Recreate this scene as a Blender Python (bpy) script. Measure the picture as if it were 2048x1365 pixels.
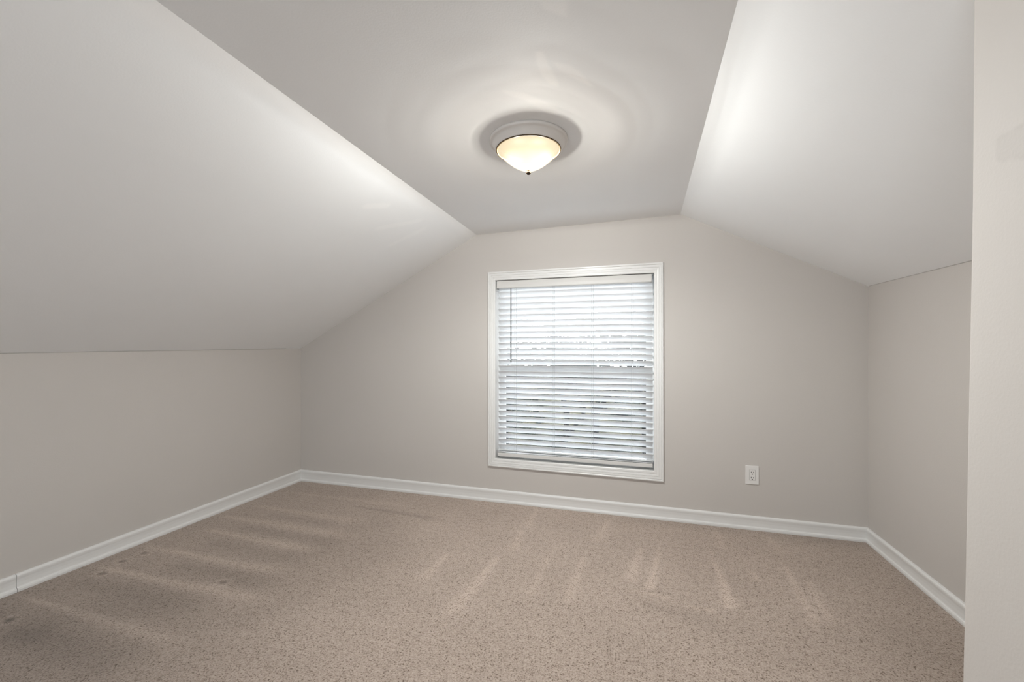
import bpy, math, random
import numpy as np
from mathutils import Vector, Matrix

for o in list(bpy.data.objects):
    bpy.data.objects.remove(o)
SC = bpy.context.scene
COL = SC.collection

# ------------------------------------------------------------------ camera
CAM_H, YAW = 1.2, 0.2904
cam_data = bpy.data.cameras.new('camera')
cam = bpy.data.objects.new('camera', cam_data)
COL.objects.link(cam)
cam.location = (0, 0, CAM_H)
cam.rotation_euler = (math.pi / 2, 0, YAW)
cam_data.sensor_width = 36.0
cam_data.lens = 36.0 * 855.14 / 2048
cam_data.shift_y = 15.03 / 2048
cam_data.clip_start = 0.02
SC.camera = cam

# ------------------------------------------------------------------ world, light, exposure
SKY_STRENGTH = 11.6
BULB_POWER = 60.0
SHADE_SCATTER = 0.0013
SHADE_GLOW = 0.34
SC.view_settings.view_transform = 'Standard'
SC.view_settings.look = 'None'
SC.view_settings.gamma = 1.0
SC.view_settings.exposure = 0.2
SC.view_settings.use_curve_mapping = False

world = bpy.data.worlds.new('overcast_sky')
SC.world = world
world.use_nodes = True
wn = world.node_tree.nodes
bg = wn['Background']
bg.inputs['Color'].default_value = (0.91, 0.96, 1.0, 1)
bg.inputs['Strength'].default_value = SKY_STRENGTH

# the gable window and the added rear one guide the sky light into the room
for loc, sx, sy, rx in (((-1.1, -2.62, 1.125), 1.42, 1.27, math.pi / 2), ((-0.49, 3.35, 1.035), 1.22, 1.44, -math.pi / 2)):
    pd = bpy.data.lights.new('window_portal', 'AREA')
    pd.shape = 'RECTANGLE'
    pd.size, pd.size_y = sx, sy
    pd.cycles.is_portal = True
    po = bpy.data.objects.new('window_portal', pd)
    COL.objects.link(po)
    po.location = loc
    po.rotation_euler = (rx, 0, 0)

# ------------------------------------------------------------------ helpers
def mesh_obj(name, verts, faces, mat=None, parent=None, smooth=False, loc=None):
    me = bpy.data.meshes.new(name)
    me.from_pydata([tuple(v) for v in verts], [], [tuple(f) for f in faces])
    me.update()
    o = bpy.data.objects.new(name, me)
    COL.objects.link(o)
    if mat:
        me.materials.append(mat)
    if smooth:
        me.polygons.foreach_set('use_smooth', [True] * len(me.polygons))
    if parent:
        o.parent = parent
    if loc:
        o.location = loc
    return o


def fix_normals(o):
    import bmesh
    bm = bmesh.new()
    bm.from_mesh(o.data)
    bmesh.ops.recalc_face_normals(bm, faces=bm.faces)
    bm.to_mesh(o.data)
    bm.free()


def empty(name, loc, parent=None):
    o = bpy.data.objects.new(name, None)
    COL.objects.link(o)
    o.location = loc
    o.empty_display_size = 0.05
    if parent:
        o.parent = parent
    return o


def tag(o, label=None, cat=None, group=None, kind=None):
    if label: o['label'] = label
    if cat: o['category'] = cat
    if group: o['group'] = group
    if kind: o['kind'] = kind
    return o


class MB:
    """collects shapes into one mesh"""
    def __init__(self):
        self.v, self.f = [], []

    def add(self, verts, faces):
        n = len(self.v)
        self.v += [tuple(p) for p in verts]
        self.f += [tuple(i + n for i in q) for q in faces]

    def box(self, a, b):
        (x0, y0, z0), (x1, y1, z1) = a, b
        self.add([(x0, y0, z0), (x1, y0, z0), (x1, y1, z0), (x0, y1, z0),
                  (x0, y0, z1), (x1, y0, z1), (x1, y1, z1), (x0, y1, z1)],
                 [(0, 3, 2, 1), (4, 5, 6, 7), (0, 1, 5, 4), (1, 2, 6, 5), (2, 3, 7, 6), (3, 0, 4, 7)])

    def tube(self, p, q, r0, r1=None, n=8):
        r1 = r0 if r1 is None else r1
        p, q = Vector(p), Vector(q)
        d = (q - p).normalized()
        a = d.cross(Vector((0, 0, 1)) if abs(d.z) < .9 else Vector((1, 0, 0))).normalized()
        b = d.cross(a)
        vs = []
        for c, r in ((p, r0), (q, r1)):
            for i in range(n):
                t = 2 * math.pi * i / n
                vs.append(c + r * (math.cos(t) * a + math.sin(t) * b))
        fs = [(i, (i + 1) % n, n + (i + 1) % n, n + i) for i in range(n)]
        fs += [tuple(range(n - 1, -1, -1)), tuple(range(n, 2 * n))]
        self.add(vs, fs)

    def lathe(self, prof, n=64, close=False):
        """prof: (r, z) points, turned about the z axis"""
        vs, fs = [], []
        for r, z in prof:
            for i in range(n):
                t = 2 * math.pi * i / n
                vs.append((r * math.cos(t), r * math.sin(t), z))
        m = len(prof)
        for k in range(m if close else m - 1):
            for i in range(n):
                j = (i + 1) % n
                k2 = (k + 1) % m
                fs.append((k * n + i, k * n + j, k2 * n + j, k2 * n + i))
        self.add(vs, fs)

    def sweep(self, rings, closed=True, caps=False):
        """rings: list of equal-length closed cross sections"""
        n = len(rings[0])
        vs = [p for r in rings for p in r]
        fs = []
        m = len(rings)
        for k in range(m if closed else m - 1):
            for i in range(n):
                j = (i + 1) % n
                k2 = (k + 1) % m
                fs.append((k * n + i, k * n + j, k2 * n + j, k2 * n + i))
        if caps and not closed:
            fs.append(tuple(range(n - 1, -1, -1)))
            fs.append(tuple((m - 1) * n + i for i in range(n)))
        self.add(vs, fs)

    def build(self, name, mat, parent=None, smooth=False, bevel=0.0, loc=None, seg=2, auto=None):
        o = mesh_obj(name, self.v, self.f, mat, parent, smooth, loc)
        fix_normals(o)
        if bevel:
            m = o.modifiers.new('bevel', 'BEVEL')
            m.width, m.segments, m.limit_method = bevel, seg, 'ANGLE'
        return o


# ------------------------------------------------------------------ materials
def new_mat(name):
    m = bpy.data.materials.new(name)
    m.use_nodes = True
    nt = m.node_tree
    return m, nt, nt.nodes, nt.links, nt.nodes['Principled BSDF']


def plain(name, col, rough=0.5, spec=0.5):
    m, nt, n, l, p = new_mat(name)
    p.inputs['Base Color'].default_value = (*col, 1)
    p.inputs['Roughness'].default_value = rough
    p.inputs['Specular IOR Level'].default_value = spec
    return m


def paint(name, col, rough=0.6, bump=0.25, patch=None, mottled=0.02):
    """rolled wall paint: faint orange-peel relief, faint tone drift, optional touched-up patches"""
    m, nt, n, l, p = new_mat(name)
    p.inputs['Roughness'].default_value = rough
    p.inputs['Specular IOR Level'].default_value = 0.3
    tc = n.new('ShaderNodeTexCoord')
    nz = n.new('ShaderNodeTexNoise')
    nz.inputs['Scale'].default_value = 2.3
    nz.inputs['Detail'].default_value = 4
    l.new(tc.outputs['Object'], nz.inputs['Vector'])
    mx = n.new('ShaderNodeMix'); mx.data_type = 'RGBA'
    mx.inputs['A'].default_value = (*[c * (1 - mottled) for c in col], 1)
    mx.inputs['B'].default_value = (*[min(1, c * (1 + mottled)) for c in col], 1)
    l.new(nz.outputs['Fac'], mx.inputs['Factor'])
    out = mx.outputs['Result']
    if patch:
        at = n.new('ShaderNodeAttribute'); at.attribute_name = 'patch'
        m2 = n.new('ShaderNodeMix'); m2.data_type = 'RGBA'
        l.new(at.outputs['Fac'], m2.inputs['Factor'])
        l.new(out, m2.inputs['A'])
        m2.inputs['B'].default_value = (*patch, 1)
        out = m2.outputs['Result']
    l.new(out, p.inputs['Base Color'])
    n2 = n.new('ShaderNodeTexNoise')
    n2.inputs['Scale'].default_value = 160
    n2.inputs['Detail'].default_value = 3
    l.new(tc.outputs['Object'], n2.inputs['Vector'])
    bp = n.new('ShaderNodeBump')
    bp.inputs['Strength'].default_value = bump
    bp.inputs['Distance'].default_value = 0.001
    l.new(n2.outputs['Fac'], bp.inputs['Height'])
    l.new(bp.outputs['Normal'], p.inputs['Normal'])
    return m


CEIL_COL = (0.895, 0.902, 0.908)
WALL_COL = (0.534, 0.500, 0.470)
M_ceiling = paint('ceiling_paint', CEIL_COL, 0.7, 0.2, patch=(0.965, 0.964, 0.962))
M_wall = paint('greige_wall_paint', WALL_COL, 0.6, 0.3, patch=(0.455, 0.424, 0.398))
M_trim = plain('white_trim_gloss', (0.715, 0.705, 0.69), 0.32, 0.5)
M_plate = plain('outlet_plastic', (0.72, 0.70, 0.68), 0.3, 0.5)
M_dark = plain('dark_slot', (0.03, 0.028, 0.025), 0.6)
M_lampwhite = plain('lamp_enamel', (0.74, 0.71, 0.68), 0.4, 0.5)
M_finial = plain('finial_bronze', (0.055, 0.040, 0.027), 0.4, 0.05)
M_valance = plain('valance_vinyl', (0.62, 0.605, 0.585), 0.45, 0.4)
M_cord = plain('ladder_cord', (0.33, 0.34, 0.35), 0.8)
M_wand = plain('wand_plastic', (0.10, 0.105, 0.11), 0.4)
M_caulk = plain('shadow_caulk', (0.42, 0.40, 0.38), 0.8)
M_sash = plain('sash_vinyl', (0.75, 0.76, 0.77), 0.4)


def slat_material():
    m, nt, n, l, p = new_mat('slat_vinyl')
    p.inputs['Base Color'].default_value = (0.87, 0.872, 0.874, 1)
    p.inputs['Roughness'].default_value = 0.4
    tr = n.new('ShaderNodeBsdfTranslucent')
    tr.inputs['Color'].default_value = (0.80, 0.83, 0.86, 1)
    mx = n.new('ShaderNodeMixShader')
    mx.inputs['Fac'].default_value = 0.24
    out = n['Material Output']
    l.new(p.outputs[0], mx.inputs[1]); l.new(tr.outputs[0], mx.inputs[2])
    l.new(mx.outputs[0], out.inputs['Surface'])
    return m


def glass_material():
    m, nt, n, l, p = new_mat('window_glass')
    t = n.new('ShaderNodeBsdfTransparent')
    t.inputs['Color'].default_value = (0.95, 0.955, 0.957, 1)
    g = n.new('ShaderNodeBsdfGlossy')
    g.inputs['Roughness'].default_value = 0.02
    fr = n.new('ShaderNodeFresnel'); fr.inputs['IOR'].default_value = 1.45
    mx = n.new('ShaderNodeMixShader')
    l.new(fr.outputs[0], mx.inputs[0]); l.new(t.outputs[0], mx.inputs[1]); l.new(g.outputs[0], mx.inputs[2])
    l.new(mx.outputs[0], n['Material Output'].inputs['Surface'])
    return m


def shade_material():
    """thin etched glass bowl: most of the bulbs' light passes through, a little scatters and makes it glow"""
    m, nt, n, l, p = new_mat('etched_glass')
    tc = n.new('ShaderNodeTexCoord')
    nz = n.new('ShaderNodeTexNoise'); nz.inputs['Scale'].default_value = 7
    nz.inputs['Detail'].default_value = 3; nz.inputs['Distortion'].default_value = 1.5
    l.new(tc.outputs['Object'], nz.inputs['Vector'])
    mc = n.new('ShaderNodeMix'); mc.data_type = 'RGBA'
    mc.inputs['A'].default_value = (1.0, 0.80, 0.50, 1)
    mc.inputs['B'].default_value = (1.0, 0.88, 0.64, 1)
    l.new(nz.outputs['Fac'], mc.inputs['Factor'])
    tl = n.new('ShaderNodeBsdfTranslucent')
    l.new(mc.outputs['Result'], tl.inputs['Color'])
    tp = n.new('ShaderNodeBsdfTransparent')
    tp.inputs['Color'].default_value = (0.99, 0.985, 0.97, 1)
    mx = n.new('ShaderNodeMixShader'); mx.inputs['Fac'].default_value = SHADE_SCATTER
    l.new(tp.outputs[0], mx.inputs[1]); l.new(tl.outputs[0], mx.inputs[2])
    em = n.new('ShaderNodeEmission')               # the etched glass of the lit lamp glows evenly
    l.new(mc.outputs['Result'], em.inputs['Color']); em.inputs['Strength'].default_value = SHADE_GLOW
    ad = n.new('ShaderNodeAddShader')
    l.new(mx.outputs[0], ad.inputs[0]); l.new(em.outputs[0], ad.inputs[1])
    l.new(ad.outputs[0], n['Material Output'].inputs['Surface'])
    return m


def emit_material(name, col, s):
    m, nt, n, l, p = new_mat(name)
    e = n.new('ShaderNodeEmission')
    e.inputs['Color'].default_value = (*col, 1); e.inputs['Strength'].default_value = s
    l.new(e.outputs[0], n['Material Output'].inputs['Surface'])
    return m


def carpet_material():
    m, nt, n, l, p = new_mat('cut_pile_carpet')
    p.inputs['Roughness'].default_value = 1.0
    p.inputs['Specular IOR Level'].default_value = 0.05
    p.inputs['Sheen Weight'].default_value = 0.35
    p.inputs['Sheen Roughness'].default_value = 0.45
    p.inputs['Sheen Tint'].default_value = (0.9, 0.82, 0.75, 1)
    tc = n.new('ShaderNodeTexCoord')

    def noise(scale, det, rough=0.5, dist=0.0):
        z = n.new('ShaderNodeTexNoise')
        z.inputs['Scale'].default_value = scale; z.inputs['Detail'].default_value = det
        z.inputs['Roughness'].default_value = rough; z.inputs['Distortion'].default_value = dist
        l.new(tc.outputs['Object'], z.inputs['Vector'])
        return z.outputs['Fac']

    def math_(op, a, b):
        k = n.new('ShaderNodeMath'); k.operation = op
        for i, x in enumerate((a, b)):
            if isinstance(x, (int, float)): k.inputs[i].default_value = x
            else: l.new(x, k.inputs[i])
        return k.outputs[0]
    fine = noise(150, 3.0, 0.62, 0.6)
    clump = noise(38, 2.0)
    broad = noise(3.2, 3.0)
    tuft = math_('ADD', math_('MULTIPLY', fine, 0.82), math_('MULTIPLY', clump, 0.18))
    rp = n.new('ShaderNodeValToRGB')
    e = rp.color_ramp.elements
    e[0].position = 0.355; e[0].color = (0.115, 0.080, 0.058, 1)
    e[1].position = 0.60; e[1].color = (0.480, 0.396, 0.340, 1)
    k = e.new(0.455); k.color = (0.350, 0.280, 0.236, 1)
    l.new(tuft, rp.inputs['Fac'])
    at = n.new('ShaderNodeAttribute'); at.attribute_name = 'pile'  # pile lay, plus tone painted to even out the lighting
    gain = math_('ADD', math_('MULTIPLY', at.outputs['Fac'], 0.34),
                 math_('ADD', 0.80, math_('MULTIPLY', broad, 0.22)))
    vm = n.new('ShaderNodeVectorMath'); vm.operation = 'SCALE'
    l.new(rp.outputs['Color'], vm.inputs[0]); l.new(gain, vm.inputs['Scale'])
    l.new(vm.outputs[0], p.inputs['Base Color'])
    bp = n.new('ShaderNodeBump'); bp.inputs['Strength'].default_value = 0.7
    bp.inputs['Distance'].default_value = 0.005
    l.new(tuft, bp.inputs['Height']); l.new(bp.outputs['Normal'], p.inputs['Normal'])
    return m


M_slat, M_glass, M_shade, M_carpet = slat_material(), glass_material(), shade_material(), carpet_material()
M_ring = plain('bronze_ring', (0.085, 0.058, 0.030), 0.5, 0.1)
M_added_liner = plain('added_liner_black', (0.0012, 0.0010, 0.0008), 0.9, 0.0)

# ------------------------------------------------------------------ room shell
YB = 3.174                      # gable wall
YR = -2.5                       # wall behind the camera
XL, XR = -2.95, 1.356           # knee walls


def line(p, q):
    """point on the straight line through p and q at a given depth y"""
    p, q = np.array(p, float), np.array(q, float)
    return lambda y: p + (q - p) * (y - p[1]) / (q[1] - p[1])


KNEE_L = line((-2.947, 3.174, 1.2024), (-2.95, 1.266, 1.1772))
CREASE_L = line((-1.2429, 3.174, 2.1038), (-1.232, 0.8167, 2.126))
CREASE_R = line((0.2704, 3.174, 2.1306), (0.2499, 1.2595, 2.126))
KNEE_R = line((1.3566, 3.174, 1.5863), (1.356, 2.3265, 1.5757))


def inside(poly, x, y):
    """signed distance to a polygon, positive inside (numpy)"""
    d = np.full(x.shape, 1e9)
    ins = np.zeros(x.shape, bool)
    n = len(poly)
    for i in range(n):
        (x0, y0), (x1, y1) = poly[i], poly[(i + 1) % n]
        ex, ey = x1 - x0, y1 - y0
        t = np.clip(((x - x0) * ex + (y - y0) * ey) / (ex * ex + ey * ey), 0, 1)
        d = np.minimum(d, np.hypot(x - x0 - t * ex, y - y0 - t * ey))
        c = ((y0 > y) != (y1 > y)) & (x < ex * (y - y0) / (ey + 1e-12) + x0)
        ins ^= c
    return np.where(ins, d, -d)


def stroke(pts, x, y):
    d = np.full(x.shape, 1e9); s = np.zeros(x.shape)
    n = len(pts) - 1
    for i in range(n):
        (x0, y0), (x1, y1) = pts[i], pts[i + 1]
        ex, ey = x1 - x0, y1 - y0
        t = np.clip(((x - x0) * ex + (y - y0) * ey) / (ex * ex + ey * ey), 0, 1)
        dd = np.hypot(x - x0 - t * ex, y - y0 - t * ey)
        s = np.where(dd < d, (i + t) / n, s)
        d = np.minimum(d, dd)
    return d, s


def smooth(a, b, v):
    t = np.clip((v - a) / (b - a), 0, 1)
    return t * t * (3 - 2 * t)


def slab_grid(name, P, us, vs, out, mat, attr=None, attr_name='patch'):
    """a plaster board: fine inner face P(u, v) plus thickness vector out; attr gives a surface mark per point"""
    U, V = np.meshgrid(us, vs, indexing='ij')
    pts = P(U, V)                                    # (nu, nv, 3)
    nu, nv = U.shape
    inner = pts.reshape(-1, 3)
    idx = np.arange(nu * nv).reshape(nu, nv)
    faces = np.stack([idx[:-1, :-1], idx[1:, :-1], idx[1:, 1:], idx[:-1, 1:]], -1).reshape(-1, 4)
    n0 = nu * nv
    c = [pts[0, 0], pts[-1, 0], pts[-1, -1], pts[0, -1]]
    back = [p + np.array(out) for p in c]
    verts = np.concatenate([inner, np.array(back)])
    me = bpy.data.meshes.new(name)
    fl = [tuple(int(i) for i in f) for f in faces]
    fl.append((n0 + 3, n0 + 2, n0 + 1, n0))
    e0 = [int(i) for i in idx[:, 0]]; e1 = [int(i) for i in idx[-1, :]]
    e2 = [int(i) for i in idx[::-1, -1]]; e3 = [int(i) for i in idx[0, ::-1]]
    for e, a, b in ((e0, 0, 1), (e1, 1, 2), (e2, 2, 3), (e3, 3, 0)):
        fl.append(tuple(e[::-1] + [n0 + a, n0 + b]))
    me.from_pydata([tuple(map(float, v)) for v in verts], [], fl)
    me.update()
    me.materials.append(mat)
    if attr is not None:
        val = np.zeros(len(verts), np.float32)
        val[:n0] = attr(inner[:, 0], inner[:, 1], inner[:, 2])
        a = me.attributes.new(attr_name, 'FLOAT', 'POINT')
        a.data.foreach_set('value', val)
    o = bpy.data.objects.new(name, me)
    COL.objects.link(o)
    return o


def struct(o, label, cat):
    return tag(o, label, cat, kind='structure')


def bilinear(lineA, lineB):
    def P(U, V):
        A = np.stack([lineA(v) for v in V[0]], 0)
        B = np.stack([lineB(v) for v in V[0]], 0)
        return A[None] + (B - A)[None] * U[..., None]
    return P


DEPTHS = np.concatenate([np.arange(YR - .1, 0.9, 0.1), np.arange(0.9, YB + .1, 0.008)])

# flat ceiling with its pale touch-up strokes
CEIL_PATCHES = [
    [(-0.256, 1.108), (-0.248, 1.07), (-0.174, 1.092), (-0.18, 1.131), (-0.194, 1.19), (-0.219, 1.173), (-0.254, 1.14)],
    [(-0.312, 1.294), (-0.289, 1.297), (-0.284, 1.346), (-0.269, 1.472), (-0.277, 1.496), (-0.301, 1.471), (-0.32, 1.414), (-0.322, 1.347)],
    [(-0.274, 1.354), (-0.217, 1.386), (-0.184, 1.441), (-0.155, 1.526), (-0.169, 1.528), (-0.213, 1.468), (-0.255, 1.414)],
    [(-0.474, 1.449), (-0.404, 1.482), (-0.323, 1.581), (-0.281, 1.665), (-0.341, 1.666), (-0.409, 1.539), (-0.469, 1.482)]]


def ceil_attr(x, y, z):
    a = np.zeros(x.shape)
    for p, w in zip(CEIL_PATCHES, (0.7, 1.0, 0.75, 0.7)):
        a = np.maximum(a, w * smooth(-0.006, 0.012, inside(p, x, y)))
    return a


struct(slab_grid('ceiling', bilinear(CREASE_L, CREASE_R), np.linspace(-0.08, 1.08, 220), DEPTHS, (0, 0, 0.1),
                 M_ceiling, ceil_attr), 'flat white ceiling strip between the two slopes with pale touch-up strokes', 'ceiling')


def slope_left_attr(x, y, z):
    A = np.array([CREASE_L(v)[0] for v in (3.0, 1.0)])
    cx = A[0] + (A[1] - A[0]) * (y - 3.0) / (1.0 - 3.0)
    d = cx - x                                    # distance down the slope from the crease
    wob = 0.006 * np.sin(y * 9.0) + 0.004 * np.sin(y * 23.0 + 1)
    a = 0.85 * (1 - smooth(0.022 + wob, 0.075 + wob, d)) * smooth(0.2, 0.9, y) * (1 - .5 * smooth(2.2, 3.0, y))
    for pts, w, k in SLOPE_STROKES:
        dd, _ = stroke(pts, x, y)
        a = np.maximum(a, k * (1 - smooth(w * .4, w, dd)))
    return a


SLOPE_STROKES = [([(-1.46, 2.05), (-1.40, 2.16)], 0.03, 0.55), ([(-1.55, 2.30), (-1.38, 2.50)], 0.03, 0.35),
                 ([(-1.62, 2.55), (-1.42, 2.62)], 0.03, 0.3)]
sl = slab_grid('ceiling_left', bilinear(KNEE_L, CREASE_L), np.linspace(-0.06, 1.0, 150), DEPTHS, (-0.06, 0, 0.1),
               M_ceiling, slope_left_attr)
struct(sl, 'wide sloped white ceiling above the left knee wall', 'ceiling')
sr = slab_grid('ceiling_right', bilinear(CREASE_R, KNEE_R), np.linspace(0.0, 1.08, 40),
               np.arange(YR - .1, YB + .12, 0.1), (0.06, 0, 0.1), M_ceiling)
struct(sr, 'short sloped white ceiling above the right knee wall', 'ceiling')

# knee walls
mb = MB(); mb.box((XL - .1, YR - .1, -.1), (XL, YB + .1, 1.19)); 
wl = mb.build('wall_left', M_wall); struct(wl, 'low greige knee wall on the left under the wide slope', 'wall')
# its top follows the slope line
for v in wl.data.vertices:
    if v.co.z > 1: v.co.z = KNEE_L(v.co.y)[2]
mb = MB(); mb.box((XR, YR - .1, -.1), (XR + .1, YB + .1, 1.58))
wr = mb.build('wall_right', M_wall); struct(wr, 'greige knee wall on the right under the short slope', 'wall')
for v in wr.data.vertices:
    if v.co.z > 1: v.co.z = KNEE_R(v.co.y)[2]


def holed_wall(name, x0, x1, z0, z1, hx0, hx1, hz0, hz1, y0, y1, mat):
    xs, zs = (x0, hx0, hx1, x1), (z0, hz0, hz1, z1)
    v, f = [], []
    for y in (y0, y1):
        for z in zs:
            for x in xs:
                v.append((x, y, z))
    I = lambda s, i, j: s * 16 + j * 4 + i
    for j in range(3):
        for i in range(3):
            if i == 1 and j == 1: continue
            for s in (0, 1):
                f.append((I(s, i, j), I(s, i + 1, j), I(s, i + 1, j + 1), I(s, i, j + 1)))
    for i in range(3):
        for j in (0, 3):
            f.append((I(0, i, j), I(0, i + 1, j), I(1, i + 1, j), I(1, i, j)))
    for j in range(3):
        for i in (0, 3):
            f.append((I(0, i, j), I(0, i, j + 1), I(1, i, j + 1), I(1, i, j)))
    f.append((I(0, 1, 1), I(0, 2, 1), I(1, 2, 1), I(1, 1, 1))); f.append((I(0, 1, 2), I(0, 2, 2), I(1, 2, 2), I(1, 1, 2)))
    f.append((I(0, 1, 1), I(0, 1, 2), I(1, 1, 2), I(1, 1, 1))); f.append((I(0, 2, 1), I(0, 2, 2), I(1, 2, 2), I(1, 2, 1)))
    o = mesh_obj(name, v, f, mat)
    fix_normals(o)
    return o


OX0, OX1, OZ0, OZ1 = -1.0855, 0.0985, 0.3365, 1.7345        # window opening
struct(holed_wall('wall_back', XL - .1, XR + .1, -.1, 2.25, OX0 - .012, OX1 + .012, OZ0 - .012, OZ1 + .012, YB, YB + .15, M_wall),
       'greige gable wall with the blinded window', 'wall')
# wall behind the camera, with an added window for fill daylight
RX0, RX1, RZ0, RZ1 = -1.80, -0.40, 0.50, 1.75
struct(holed_wall('wall_rear', XL - .1, XR + .1, -.1, 2.25, RX0, RX1, RZ0, RZ1, YR - .1, YR, M_wall),
       'greige wall behind the viewpoint with an added window', 'wall')

# near wall end on the right edge of the photo: a painted, slightly out of plumb corner
zs = np.concatenate([np.linspace(-.05, 0.4, 4), np.arange(0.45, 2.1, 0.006)])
SMEAR = [(0.9638, 1.5644), (0.9594, 1.5693), (0.9341, 1.5675), (0.9066, 1.5663), (0.85, 1.567), (0.84, 1.512), (0.9066, 1.5117), (0.9445, 1.5237), (0.9573, 1.5273), (0.9638, 1.5389)]


def near_edge(z):
    return np.interp(z, [-.05, .5474, .7215, 1.3662, 1.4825, 1.8594, 2.1], [1.066, 1.052, 1.0466, 1.0294, 1.0269, 1.0230, 1.021])


prof = []
R = 0.012
for t in np.linspace(0, math.pi / 2, 6):
    prof.append((0.6 + R - R * math.cos(t), -R + R * math.sin(t)))
ys_in = list(np.concatenate([np.arange(YR, 0.7, 0.2), np.arange(0.72, 1.0, 0.006)]))
v, f = [], []
cols = [(0.6, y, None) for y in ys_in] + [(px, None, py) for px, py in prof] + [(XR, None, 0.0)]
for z in zs:
    e = near_edge(z)
    for x, y, off in cols:
        v.append((x, y if off is None else e + off, z))
nc = len(cols)
for k in range(len(zs) - 1):
    for i in range(nc - 1):
        f.append((k * nc + i, k * nc + i + 1, (k + 1) * nc + i + 1, (k + 1) * nc + i))
f.append(tuple(range(nc - 1, -1, -1)) ); f.append(tuple((len(zs) - 1) * nc + i for i in range(nc)))
wf = mesh_obj('wall_front', v, f, M_wall, smooth=True)
fix_normals(wf)
va = np.array(v)
d = inside(SMEAR, va[:, 1], va[:, 2])
on = (va[:, 0] < 0.601)
a = wf.data.attributes.new('patch', 'FLOAT', 'POINT')
rim = np.exp(-(d / 0.0025) ** 2) * (0.5 + 0.5 * np.sin(va[:, 1] * 160))
a.data.foreach_set('value', (on * np.clip(0.35 * smooth(-.003, .003, d) + 0.45 * rim, 0, 1)).astype(np.float32))
struct(wf, 'greige wall end at the right edge with a smeared patch', 'wall')

# ------------------------------------------------------------------ carpet
STROKES = [  # vacuum marks: centre line, half width (m), strength
    ([(-2.90, 1.30), (-2.498, 1.296), (-2.246, 1.289), (-2.0, 1.282), (-1.7, 1.275)], 0.030, 0.55),
    ([(-2.93, 1.612), (-2.502, 1.598), (-2.204, 1.599), (-1.943, 1.612), (-1.60, 1.615)], 0.040, 0.75),
    ([(-2.93, 1.85), (-2.42, 1.848), (-2.126, 1.838), (-1.75, 1.86)], 0.040, 0.7),
    ([(-2.8, 2.14), (-2.304, 2.112), (-1.75, 2.09)], 0.038, 0.6),
    ([(-2.9, 2.341), (-2.396, 2.331), (-1.6, 2.31)], 0.045, 0.5),
    ([(-2.85, 2.568), (-1.8, 2.53)], 0.04, 0.45),
    ([(-2.878, 2.88), (-1.6, 2.90)], 0.035, 0.3),
    ([(-2.119, 2.773), (-1.696, 2.754), (-1.266, 2.713)], 0.025, -0.6),
    ([(-0.745, 2.74), (-0.724, 2.412)], 0.03, 0.65),
    ([(-0.779, 2.364), (-0.799, 2.019), (-0.83, 1.7)], 0.035, 0.6),
    ([(-0.737, 3.153), (-0.728, 2.737)], 0.03, 0.5),
    ([(-1.075, 2.30), (-1.084, 1.95)], 0.035, 0.5),
    ([(-0.305, 2.505), (-0.335, 1.95)], 0.03, 0.5),
    ([(-0.501, 2.447), (-0.513, 1.95)], 0.03, 0.35),
    ([(-0.208, 3.093), (-0.262, 2.65)], 0.035, 0.5),
    ([(0.004, 2.696), (-0.052, 2.237)], 0.03, 0.55),
    ([(0.578, 2.572), (0.579, 2.454)], 0.025, 0.45),
    ([(0.836, 2.586), (0.794, 2.15)], 0.03, 0.45),
    ([(0.484, 3.141), (0.47, 2.80)], 0.025, 0.4),
    ([(0.784, 3.094), (0.801, 2.85)], 0.025, 0.35),
    ([(-0.075, 2.197), (0.048, 2.198), (0.178, 2.172)], 0.012, 0.5),
    ([(0.201, 2.134), (0.35, 2.139)], 0.014, 0.5),
    ([(0.0, 2.10), (0.36, 2.03)], 0.06, -0.3),
    ([(-2.6, 1.12), (-1.781, 1.15)], 0.10, -0.4),
    ([(-2.9, 1.17), (-2.329, 1.175)], 0.08, -0.35),
    ([(-2.5, 1.74), (-1.70, 1.74)], 0.07, -0.35),
    ([(-2.6, 2.0), (-1.70, 1.99)], 0.07, -0.3),
    ([(-2.6, 2.23), (-1.70, 2.22)], 0.06, -0.35),
    ([(-2.6, 2.45), (-1.9, 2.44)], 0.06, -0.3),
    ([(-2.8, 1.47), (-1.9, 1.46)], 0.09, -0.35)]
WEDGES = [([(0.135, 2.80), (0.120, 2.80), (0.005, 2.215), (0.082, 2.232)], 0.75),
          ([(0.392, 2.80), (0.412, 2.80), (0.455, 2.195), (0.360, 2.139)], 0.75),
          ([(0.745, 2.768), (0.79, 2.70), (0.775, 2.182), (0.695, 2.072)], 0.55)]
DENTS = [(-2.743, 1.558), (-2.793, 1.683), (-2.779, 1.785), (-2.046, 1.675), (-2.667, 1.174)]


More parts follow.
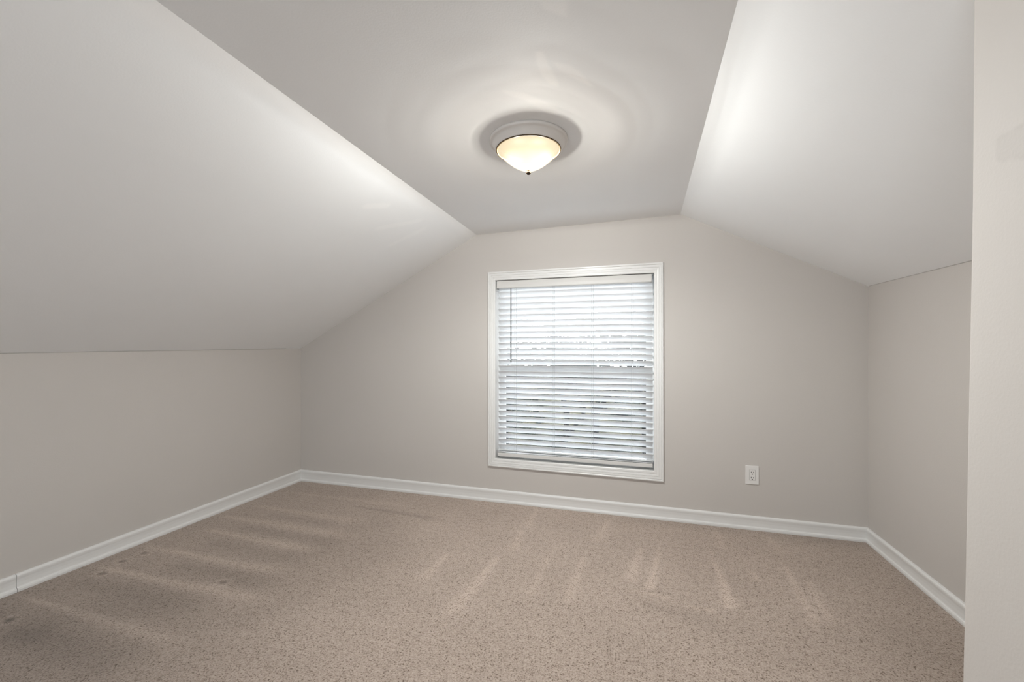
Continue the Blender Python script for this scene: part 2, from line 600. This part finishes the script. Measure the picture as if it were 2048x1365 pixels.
def pile_light_attr(x, y, z):
    a = np.zeros(x.shape)
    for pts, w, k in STROKES:
        d, s = stroke(pts, x, y)
        ww = w * (0.45 + 0.9 * s)                       # each pass of the vacuum widens towards its end
        fade = smooth(0.0, 0.10, s) * (1 - smooth(0.78, 1.0, s))
        a += k * np.exp(-(d / ww) ** 2) * fade
    for p, k in WEDGES:
        a += k * smooth(-0.006, 0.03, inside(p, x, y))
    for cx, cy in DENTS:
        r = np.hypot(x - cx, (y - cy) * 1.3)
        a += -1.3 * np.exp(-(r / 0.018) ** 2) + 0.5 * np.exp(-((r - 0.04) / 0.012) ** 2)
    # pile brushed lighter across the middle of the room
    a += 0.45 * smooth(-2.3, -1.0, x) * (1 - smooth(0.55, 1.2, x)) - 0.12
    a -= 0.55 * (1 - smooth(-2.3, -0.9, x)) * (1 - smooth(1.1, 1.9, y))  # brushed pile, darkened further in colour where the room light falls too bright
    a += 0.25 * smooth(1.9, 2.8, y)  # far end lightened in colour to make up for weak light
    a -= 0.45 * (1 - smooth(0.0, 0.16, YB - .02 - y)) * smooth(-0.35, 0.2, x)  # darker along the right part of the gable skirting
    return a


us = np.concatenate([np.arange(XL - .05, XR + .05, 0.011)])
vs = np.concatenate([np.arange(YR - .05, 0.95, 0.06), np.arange(0.96, YB + .05, 0.011)])
fl = slab_grid('floor', lambda U, V: np.stack([U, V, np.zeros_like(U)], -1), us, vs, (0, 0, -.1), M_carpet, pile_light_attr, 'pile')
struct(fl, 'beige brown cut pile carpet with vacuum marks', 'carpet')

# ------------------------------------------------------------------ baseboards
def base_profile(h):
    """(distance from wall, height): bead at the foot, hollow face, rounded top"""
    return [(0, 0), (.0175, 0), (.0185, .010), (.0165, .0185), (.0125, .0215), (.0112, .026), (.0108, h * .50), (.0118, h * .68),
            (.0138, h * .80), (.0142, h * .88), (.0125, h * .94), (.008, h * .985), (0, h)]


def baseboard(name, path, heights, inward, label):
    """path: 2D points along the wall; inward: unit normals into the room at each point (mitred)"""
    mb = MB()
    rings = []
    for (x, y), h, (nx, ny) in zip(path, heights, inward):
        rings.append([(x + nx * d, y + ny * d, z) for d, z in base_profile(h)])
    mb.sweep(rings, closed=False, caps=True)
    o = mb.build(name, M_trim)
    struct(o, label, 'baseboard')
    return o


baseboard('baseboard_back', [(XL, YB), (XR, YB)], (.102, .089), [(1, -1), (-1, -1)], 'white baseboard along the gable wall under the window')
# the left run is two lengths meeting at a scarf joint near the left edge of the photo
bl = MB()
J = 1.3175
for y0, y1, n0, n1 in ((YB, J + .0012, (1, -1), (1, 0)), (J - .0006, YR, (1, 0), (1, 0))):
    rings = []
    for y, (nx, ny) in ((y0, n0), (y1, n1)):
        h = .103 if y > 3 else .0875
        rings.append([(XL + nx * d, y + ny * d, z) for d, z in base_profile(h)])
    bl.sweep(rings, closed=False, caps=True)
struct(bl.build('baseboard_left', M_trim), 'white baseboard along the left knee wall with a joint', 'baseboard')
baseboard('baseboard_right', [(XR, YB), (XR, 1.07)], (.089, .096), [(-1, -1), (-1, 0)], 'white baseboard along the right knee wall')

# fine open seams where the knee walls meet the slopes
for i, (K, sx, y0, y1) in enumerate(((KNEE_L, 1, YR, 3.0), (KNEE_R, -1, 1.0, YB - .02)), 1):
    mb = MB()
    a, b = K(y0), K(y1)
    mb.tube(a + np.array([sx * .0005, 0, 0]), b + np.array([sx * .0005, 0, 0]), .0022, n=8)
    struct(mb.build('trim_%d' % i, M_caulk), ['dark hairline seam along the top of the left knee wall',
                                             'dark hairline seam along the top of the right knee wall'][i - 1], 'seam')

# ------------------------------------------------------------------ window in the gable wall
win = struct(empty('window_1', (-0.49, YB, OZ0)), 'white framed double hung window behind the closed blind', 'window')
WO = Vector(win.location)


def local(o, origin):
    """parts are modelled in room coordinates; move them under their thing's origin"""
    o.data.transform(Matrix.Translation(-origin))
    return o


OUTER = [(-1.1426, 1.7982), (0.1568, 1.8033), (0.1601, 0.2676), (-1.1405, 0.2786)]
INNER = [(-1.0830, 1.7325), (0.0960, 1.7325), (0.0960, 0.3385), (-1.0830, 0.3385)]
CASE = [(0, 0), (0, .0150), (.05, .0175), (.14, .0178), (.18, .0160), (.20, .0118), (.235, .0118), (.25, .0146), (.43, .0138), (.45, .0096),
        (.485, .0096), (.50, .0122), (.69, .0104), (.705, .0070), (.74, .0070), (.755, .0096), (.94, .0088), (1.0, .0060), (1.0, 0)]
mb = MB()
rings = []
for (ox, oz), (ix, iz) in zip(OUTER, INNER):
    rings.append([(ox + (ix - ox) * t, YB - h, oz + (iz - oz) * t) for t, h in CASE])
mb.sweep(rings, closed=True)
local(mb.build('casing', M_trim, win), WO)

mb = MB()                                        # jamb lining the opening
T = .012
mb.box((OX0 - T, YB - .003, OZ0 - T), (OX0, YB + .15, OZ1 + T)); mb.box((OX1, YB - .003, OZ0 - T), (OX1 + T, YB + .15, OZ1 + T))
mb.box((OX0, YB - .003, OZ1), (OX1, YB + .15, OZ1 + T)); mb.box((OX0, YB - .003, OZ0 - T), (OX1, YB + .15, OZ0))
local(mb.build('jamb', M_trim, win), WO)


def sash(y, z0, z1, st, rail_top, rail_bot):
    mb = MB()
    x0, x1 = OX0, OX1
    mb.box((x0, y, z0), (x0 + st, y + .03, z1)); mb.box((x1 - st, y, z0), (x1, y + .03, z1))
    mb.box((x0 + st, y, z0), (x1 - st, y + .03, z0 + rail_bot)); mb.box((x0 + st, y, z1 - rail_top), (x1 - st, y + .03, z1))
    s = local(mb.build('sash', M_sash, win, bevel=.002), WO)
    g = MB(); g.box((x0 + st - .004, y + .013, z0 + rail_bot - .004), (x1 - st + .004, y + .017, z1 - rail_top + .004))
    local(g.build('glass_pane', M_glass, s), WO)
    return s


sash(YB + .082, OZ0, 1.055, .055, .042, .055)
sash(YB + .116, 1.013, OZ1, .055, .05, .042)

# ------------------------------------------------------------------ blind
blind = tag(empty('window_blind', (-0.49, YB + .045, 1.73)), 'white two inch slat blind hanging in the window, slats tilted nearly shut', 'blind')
BO = Vector(blind.location)
SX0, SX1 = -1.0680, 0.0885
mb = MB()                                        # head rail behind the valance
mb.box((SX0 + .004, YB + .022, 1.690), (SX1 - .004, YB + .07, 1.731))
local(mb.build('headrail', M_valance, blind, bevel=.002), BO)
mb = MB()                                        # moulded valance with short returns
vp = [(0.0, 1.7305), (-.006, 1.7300), (-.0085, 1.726), (-.0075, 1.716), (-.006, 1.700), (-.0075, 1.686), (-.0085, 1.678), (-.006, 1.6725), (0.0, 1.672)]
def vring(x, dy=0.0): return [(x, YB + .0165 + a + dy, z) for a, z in vp] + [(x, YB + .022 + dy, 1.672), (x, YB + .022 + dy, 1.7305)]
mb.sweep([vring(-1.0762), vring(-0.5), vring(.0805)], closed=False, caps=True)
for x in (-1.0762, .0745): mb.box((x, YB + .020, 1.674), (x + .006, YB + .05, 1.7295))
local(mb.build('valance', M_valance, blind, smooth=False), BO)

PITCH, TILT = 0.0444, math.radians(45.5)
mb = MB()                                        # one slat, centred on its own origin: a shallow crowned strip
W, TH, CR = .0560, .0022, .0016
prof = []
N = 8
for i in range(N + 1):
    s = -1 + 2 * i / N
    prof.append((s * W / 2, CR * (1 - s * s) + TH / 2))
for i in range(N, -1, -1):
    s = -1 + 2 * i / N
    prof.append((s * W / 2, CR * (1 - s * s) - TH / 2))
ct, st_ = math.cos(TILT), math.sin(TILT)
# room edge up, outer edge down
rings = []
for x in (SX0, SX1):
    rings.append([(x + .49, a * ct + b * st_, -a * st_ + b * ct) for a, b in prof])
mb.sweep(rings, closed=False, caps=True)
slat0 = mb.build('slat', M_slat, blind, smooth=False)
SLAT_Y = YB + .042
first = True
random.seed(4)
for j in range(-1, 28):
    z = 1.6250 - PITCH * j
    o = slat0 if first else slat0.copy()
    if not first:
        COL.objects.link(o); o.parent = blind
    first = False
    o.location = Vector((-0.49, SLAT_Y + random.uniform(-.0008, .0008), z + random.uniform(-.0006, .0006))) - BO
    o.rotation_euler = (random.uniform(-.035, .035), random.uniform(-.0007, .0007), 0)
# two spare slats lying on the bottom rail
for k, (z, rx) in enumerate(((.4010, 0.72), (.3915, 0.80))):
    o = slat0.copy(); COL.objects.link(o); o.parent = blind
    o.location = Vector((-0.49, SLAT_Y - .004, z)) - BO
    o.rotation_euler = (rx, 0.006, 0)
mb = MB()
mb.box((SX0 - .003, SLAT_Y - .030, .354), (SX1 + .001, SLAT_Y + .022, .382))
br = local(mb.build('bottom_rail', M_valance, blind, bevel=.004), BO)
for x in (-0.9320, -0.6301, -0.3413, -0.0567):   # ladder cords: a front and a back string
    mb = MB()
    mb.tube((x, SLAT_Y - .0200, 1.70), (x, SLAT_Y - .0205, .378), .0007, n=5)
    mb.tube((x, SLAT_Y + .0200, 1.69), (x, SLAT_Y + .0200, .378), .0007, n=5)
    mb.tube((x + .012, SLAT_Y - .0200, 1.70), (x + .012, SLAT_Y - .0205, .378), .0006, n=5)
    local(mb.build('ladder_cord', M_cord, blind), BO)
mb = MB()
mb.tube((-0.9607, YB + .012, 1.668), (-0.9607, YB + .012, 1.1), .0038, .0042, n=10)
mb.tube((-0.9607, YB + .012, 1.1), (-0.9607, YB + .012, 1.092), .0055, .005, n=10)
mb.tube((-0.9607, YB + .026, 1.69), (-0.9607, YB + .012, 1.664), .0018, n=8)
local(mb.build('tilt_wand', M_wand, blind, smooth=False), BO)

# ------------------------------------------------------------------ added window behind the viewpoint, lets in fill daylight
w2 = struct(empty('fill_window', (-1.2, YR, RZ0)), 'added white window, unseen behind the viewpoint, for fill daylight', 'window')
O2 = Vector(w2.location)
mb = MB()
for a, b in (((RX0 - .06, YR, RZ0 - .06), (RX0, YR + .016, RZ1 + .06)), ((RX1, YR, RZ0 - .06), (RX1 + .06, YR + .016, RZ1 + .06)),
             ((RX0, YR, RZ1), (RX1, YR + .016, RZ1 + .06)), ((RX0, YR, RZ0 - .06), (RX1, YR + .016, RZ0))): mb.box(a, b)
local(mb.build('casing', M_trim, w2, bevel=.003), O2)
mb = MB()
for a, b in (((RX0, YR - .07, RZ0), (RX0 + .04, YR - .04, RZ1)), ((RX1 - .04, YR - .07, RZ0), (RX1, YR - .04, RZ1)),
             ((RX0 + .04, YR - .07, RZ0), (RX1 - .04, YR - .04, RZ0 + .04)), ((RX0 + .04, YR - .07, RZ1 - .04), (RX1 - .04, YR - .04, RZ1)),
             ((RX0 + .04, YR - .07, 1.13), (RX1 - .04, YR - .04, 1.17))): mb.box(a, b)
s2 = local(mb.build('sash', M_sash, w2, bevel=.002), O2)
mb = MB(); mb.box((RX0 + .036, YR - .057, RZ0 + .036), (RX1 - .036, YR - .053, RZ1 - .036))
local(mb.build('glass_pane', M_glass, s2), O2)

# ------------------------------------------------------------------ ceiling light
LX, LY, LZ = -0.4725, 1.8363, 2.119
lamp = tag(empty('ceiling_light', (LX, LY, LZ)), 'round white flush mount ceiling light with glowing frosted glass bowl', 'ceiling light')
mb = MB()                                        # stepped pan
mb.lathe([(0.0, .004), (.172, .004), (.173, -.003), (.1715, -.008), (.167, -.0105), (.163, -.0120), (.158, -.017), (.1515, -.027), (.1465, -.036),
          (.1445, -.0395), (.1425, -.0402), (.1390, -.0400), (.1380, -.012), (.0, -.0115)], 96)
mb.build('pan', M_lampwhite, lamp, smooth=True)
for p in lamp.children[0].data.polygons: p.use_smooth = True
mb = MB()                                        # glass bowl with thickness
outer, inner = [], []
for i in range(25):
    t = i / 24
    r = .1370 * (1 - t) + .006 * t
    # shallow cone-like bowl rounding over at the bottom
    z = -.0425 - .0875 * (1 - (r / .137) ** 1.75)
    outer.append((r, z)); inner.append((max(r - .002, .003), z + .0035))
mb.lathe(outer + inner[::-1], 96, close=True)
mb.build('glass_shade', M_shade, lamp, smooth=True)
mb = MB()                                        # finial under the bowl
mb.lathe([(.0, -.1270), (.0120, -.1275), (.0130, -.1310), (.0100, -.1345), (.0115, -.1385), (.0100, -.1435), (.0062, -.1470), (.0, -.1482)], 32)
mb.build('finial', M_finial, lamp, smooth=True)
mb = MB()                                        # added black liner, keeps the lit pan inside from burning out
mb.lathe([(.0, -.0125), (.1372, -.0125), (.1382, -.0400), (.1375, -.0405), (.1362, -.0140), (.0, -.0140)], 64)
mb.build('added_liner', M_added_liner, lamp, smooth=False)
mb = MB()                                        # bronze ring that grips the glass
mb.lathe([(.1376, -.0398), (.1428, -.0398), (.1436, -.0418), (.1420, -.0445), (.1388, -.0448), (.1376, -.0430)], 96, close=True)
mb.build('trim_ring', M_ring, lamp, smooth=False)
BULBS = [(0.045, -0.010, .60), (-0.035, -0.040, .40)]      # two bulbs up in the pan, each a short column of light
COLUMN = [(-.0465, .105), (-.0495, .105), (-.0530, .10), (-.0570, .09), (-.0610, .075), (-.0660, .036), (-.0730, .030), (-.0810, .025), (-.0900, .020), (-.1000, .016), (-.1120, .013)]
for bx, by, share in BULBS:
    for q, (dz, part) in enumerate(COLUMN):
        L = bpy.data.lights.new('bulb_light', 'POINT')
        L.energy = BULB_POWER * part * share
        L.color = (0.95, 0.985, 1.0) if dz > -.064 else (1.0, 0.96, 0.90)
        L.shadow_soft_size = 0.0
        lo = bpy.data.objects.new('bulb_light', L)
        COL.objects.link(lo)
        lo.parent = lamp
        k = 1.0 if dz > -.1 else max(.15, 1 - (-.1 - dz) * 45)
        lo.location = (k * bx + .006 * math.cos(2.4 * q), k * by + .006 * math.sin(2.4 * q), dz)
for q in range(10):                              # added downward spots round the pan, lift the floor and low walls
    t = 2 * math.pi * (q + .25) / 10
    L = bpy.data.lights.new('fill_downlight', 'SPOT')
    L.energy = BULB_POWER * .098 * (1 + .55 * math.cos(2 * (t - .2)) + .2 * math.cos(t))
    L.color = (0.95, 0.985, 1.0)
    L.shadow_soft_size = 0.0
    L.spot_size, L.spot_blend = math.radians(168), 0.6
    lo = bpy.data.objects.new('fill_downlight', L)
    COL.objects.link(lo)
    lo.parent = lamp
    lo.location = (.058 * math.cos(t), .046 * math.sin(t), -.052)

# ------------------------------------------------------------------ outlet
outlet = tag(empty('wall_outlet', (0.7135, YB, 0.361)), 'white duplex outlet low on the gable wall right of the window', 'outlet')
mb = MB(); mb.box((-.040, -.0062, -.062), (.040, 0, .062))
mb.build('cover_plate', M_plate, outlet, bevel=.0035, seg=3)
mb = MB(); mb.box((-.0168, -.0078, -.0335), (.0168, -.004, .0335))
rec = mb.build('receptacle', M_plate, outlet, bevel=.0012)
fr = MB()
for a, b in (((-.0186, -.0064, -.0352), (-.0168, -.004, .0352)), ((.0168, -.0064, -.0352), (.0186, -.004, .0352)),
             ((-.0168, -.0064, .0335), (.0168, -.004, .0352)), ((-.0168, -.0064, -.0352), (.0168, -.004, -.0335))): fr.box(a, b)
fr.build('shadow_gap', plain('gap_grey', (0.33, 0.31, 0.29), .8), outlet)
for cz in (.0150, -.0200):
    for cx, hh in ((-.0068, .0050), (.0068, .0043)):
        mb = MB(); mb.box((cx - .0017, -.0083, cz + .0035 - hh), (cx + .0017, -.0070, cz + .0035 + hh))
        mb.build('slot', M_dark, rec)
    mb = MB(); mb.tube((0, -.0083, cz - .0085), (0, -.0070, cz - .0085), .0036, n=14)
    mb.build('ground_hole', M_dark, rec)

# ------------------------------------------------------------------ what shows between the slats
def leaf_litter():
    m, nt, n, l, p = new_mat('winter_lawn')
    p.inputs['Specular IOR Level'].default_value = 0.0
    p.inputs['Roughness'].default_value = 1.0
    tc = n.new('ShaderNodeTexCoord')
    z = n.new('ShaderNodeTexNoise'); z.inputs['Scale'].default_value = 0.6; z.inputs['Detail'].default_value = 8
    l.new(tc.outputs['Object'], z.inputs['Vector'])
    r = n.new('ShaderNodeValToRGB')
    e = r.color_ramp.elements
    e[0].position = .35; e[0].color = (.006, .008, .008, 1)
    e[1].position = .68; e[1].color = (.042, .039, .027, 1)
    l.new(z.outputs['Fac'], r.inputs['Fac']); l.new(r.outputs['Color'], p.inputs['Base Color'])
    return m


mb = MB(); mb.box((-45, 4.5, -3.3), (40, 70, -3.2))
tag(mb.build('lawn', leaf_litter()), 'ground outside glimpsed through the lower slat gaps of the blind', 'ground', kind='structure')

random.seed(11)
tm = MB()
bark = plain('bark', (.010, .010, .010), 1.0, 0.0)
leafm = plain('foliage', (.014, .017, .014), 1.0, 0.0)
lf = MB()


def branch(p, d, L, r, depth):
    q = p + d * L
    tm.tube(p, q, r, r * .65, n=5)
    if depth == 0:
        for _ in range(5):
            c = q + Vector((random.gauss(0, .3), random.gauss(0, .3), random.gauss(0, .3)))
            u = Vector((random.gauss(0, 1), random.gauss(0, 1), random.gauss(0, 1))).normalized() * .13
            w = u.cross(Vector((random.gauss(0, 1), random.gauss(0, 1), random.gauss(0, 1)))).normalized() * .08
            lf.add([c - u, c + w, c + u, c - w], [(0, 1, 2, 3)])
        return
    for _ in range(3 if depth > 1 else 4):
        nd = (d + Vector((random.gauss(0, .55), random.gauss(0, .55), random.gauss(.1, .4)))).normalized()
        branch(p + d * L * random.uniform(.55, 1.0), nd, L * random.uniform(.55, .8), r * .6, depth - 1)


for _ in range(22):
    y = random.uniform(13, 26)
    x = random.uniform(-0.75, 0.45) * y - 0.4
    branch(Vector((x, y, -3.2)), Vector((random.gauss(0, .06), random.gauss(0, .06), 1)).normalized(), random.uniform(1.9, 2.9), random.uniform(.09, .18), 4)
trees = tm.build('garden_trees', bark)
trees['kind'] = 'stuff'
tag(trees, 'dark bare trees outside glimpsed through the slat gaps of the blind', 'trees')
lv = mesh_obj('foliage', lf.v, lf.f, leafm, trees)
lv['kind'] = 'stuff'
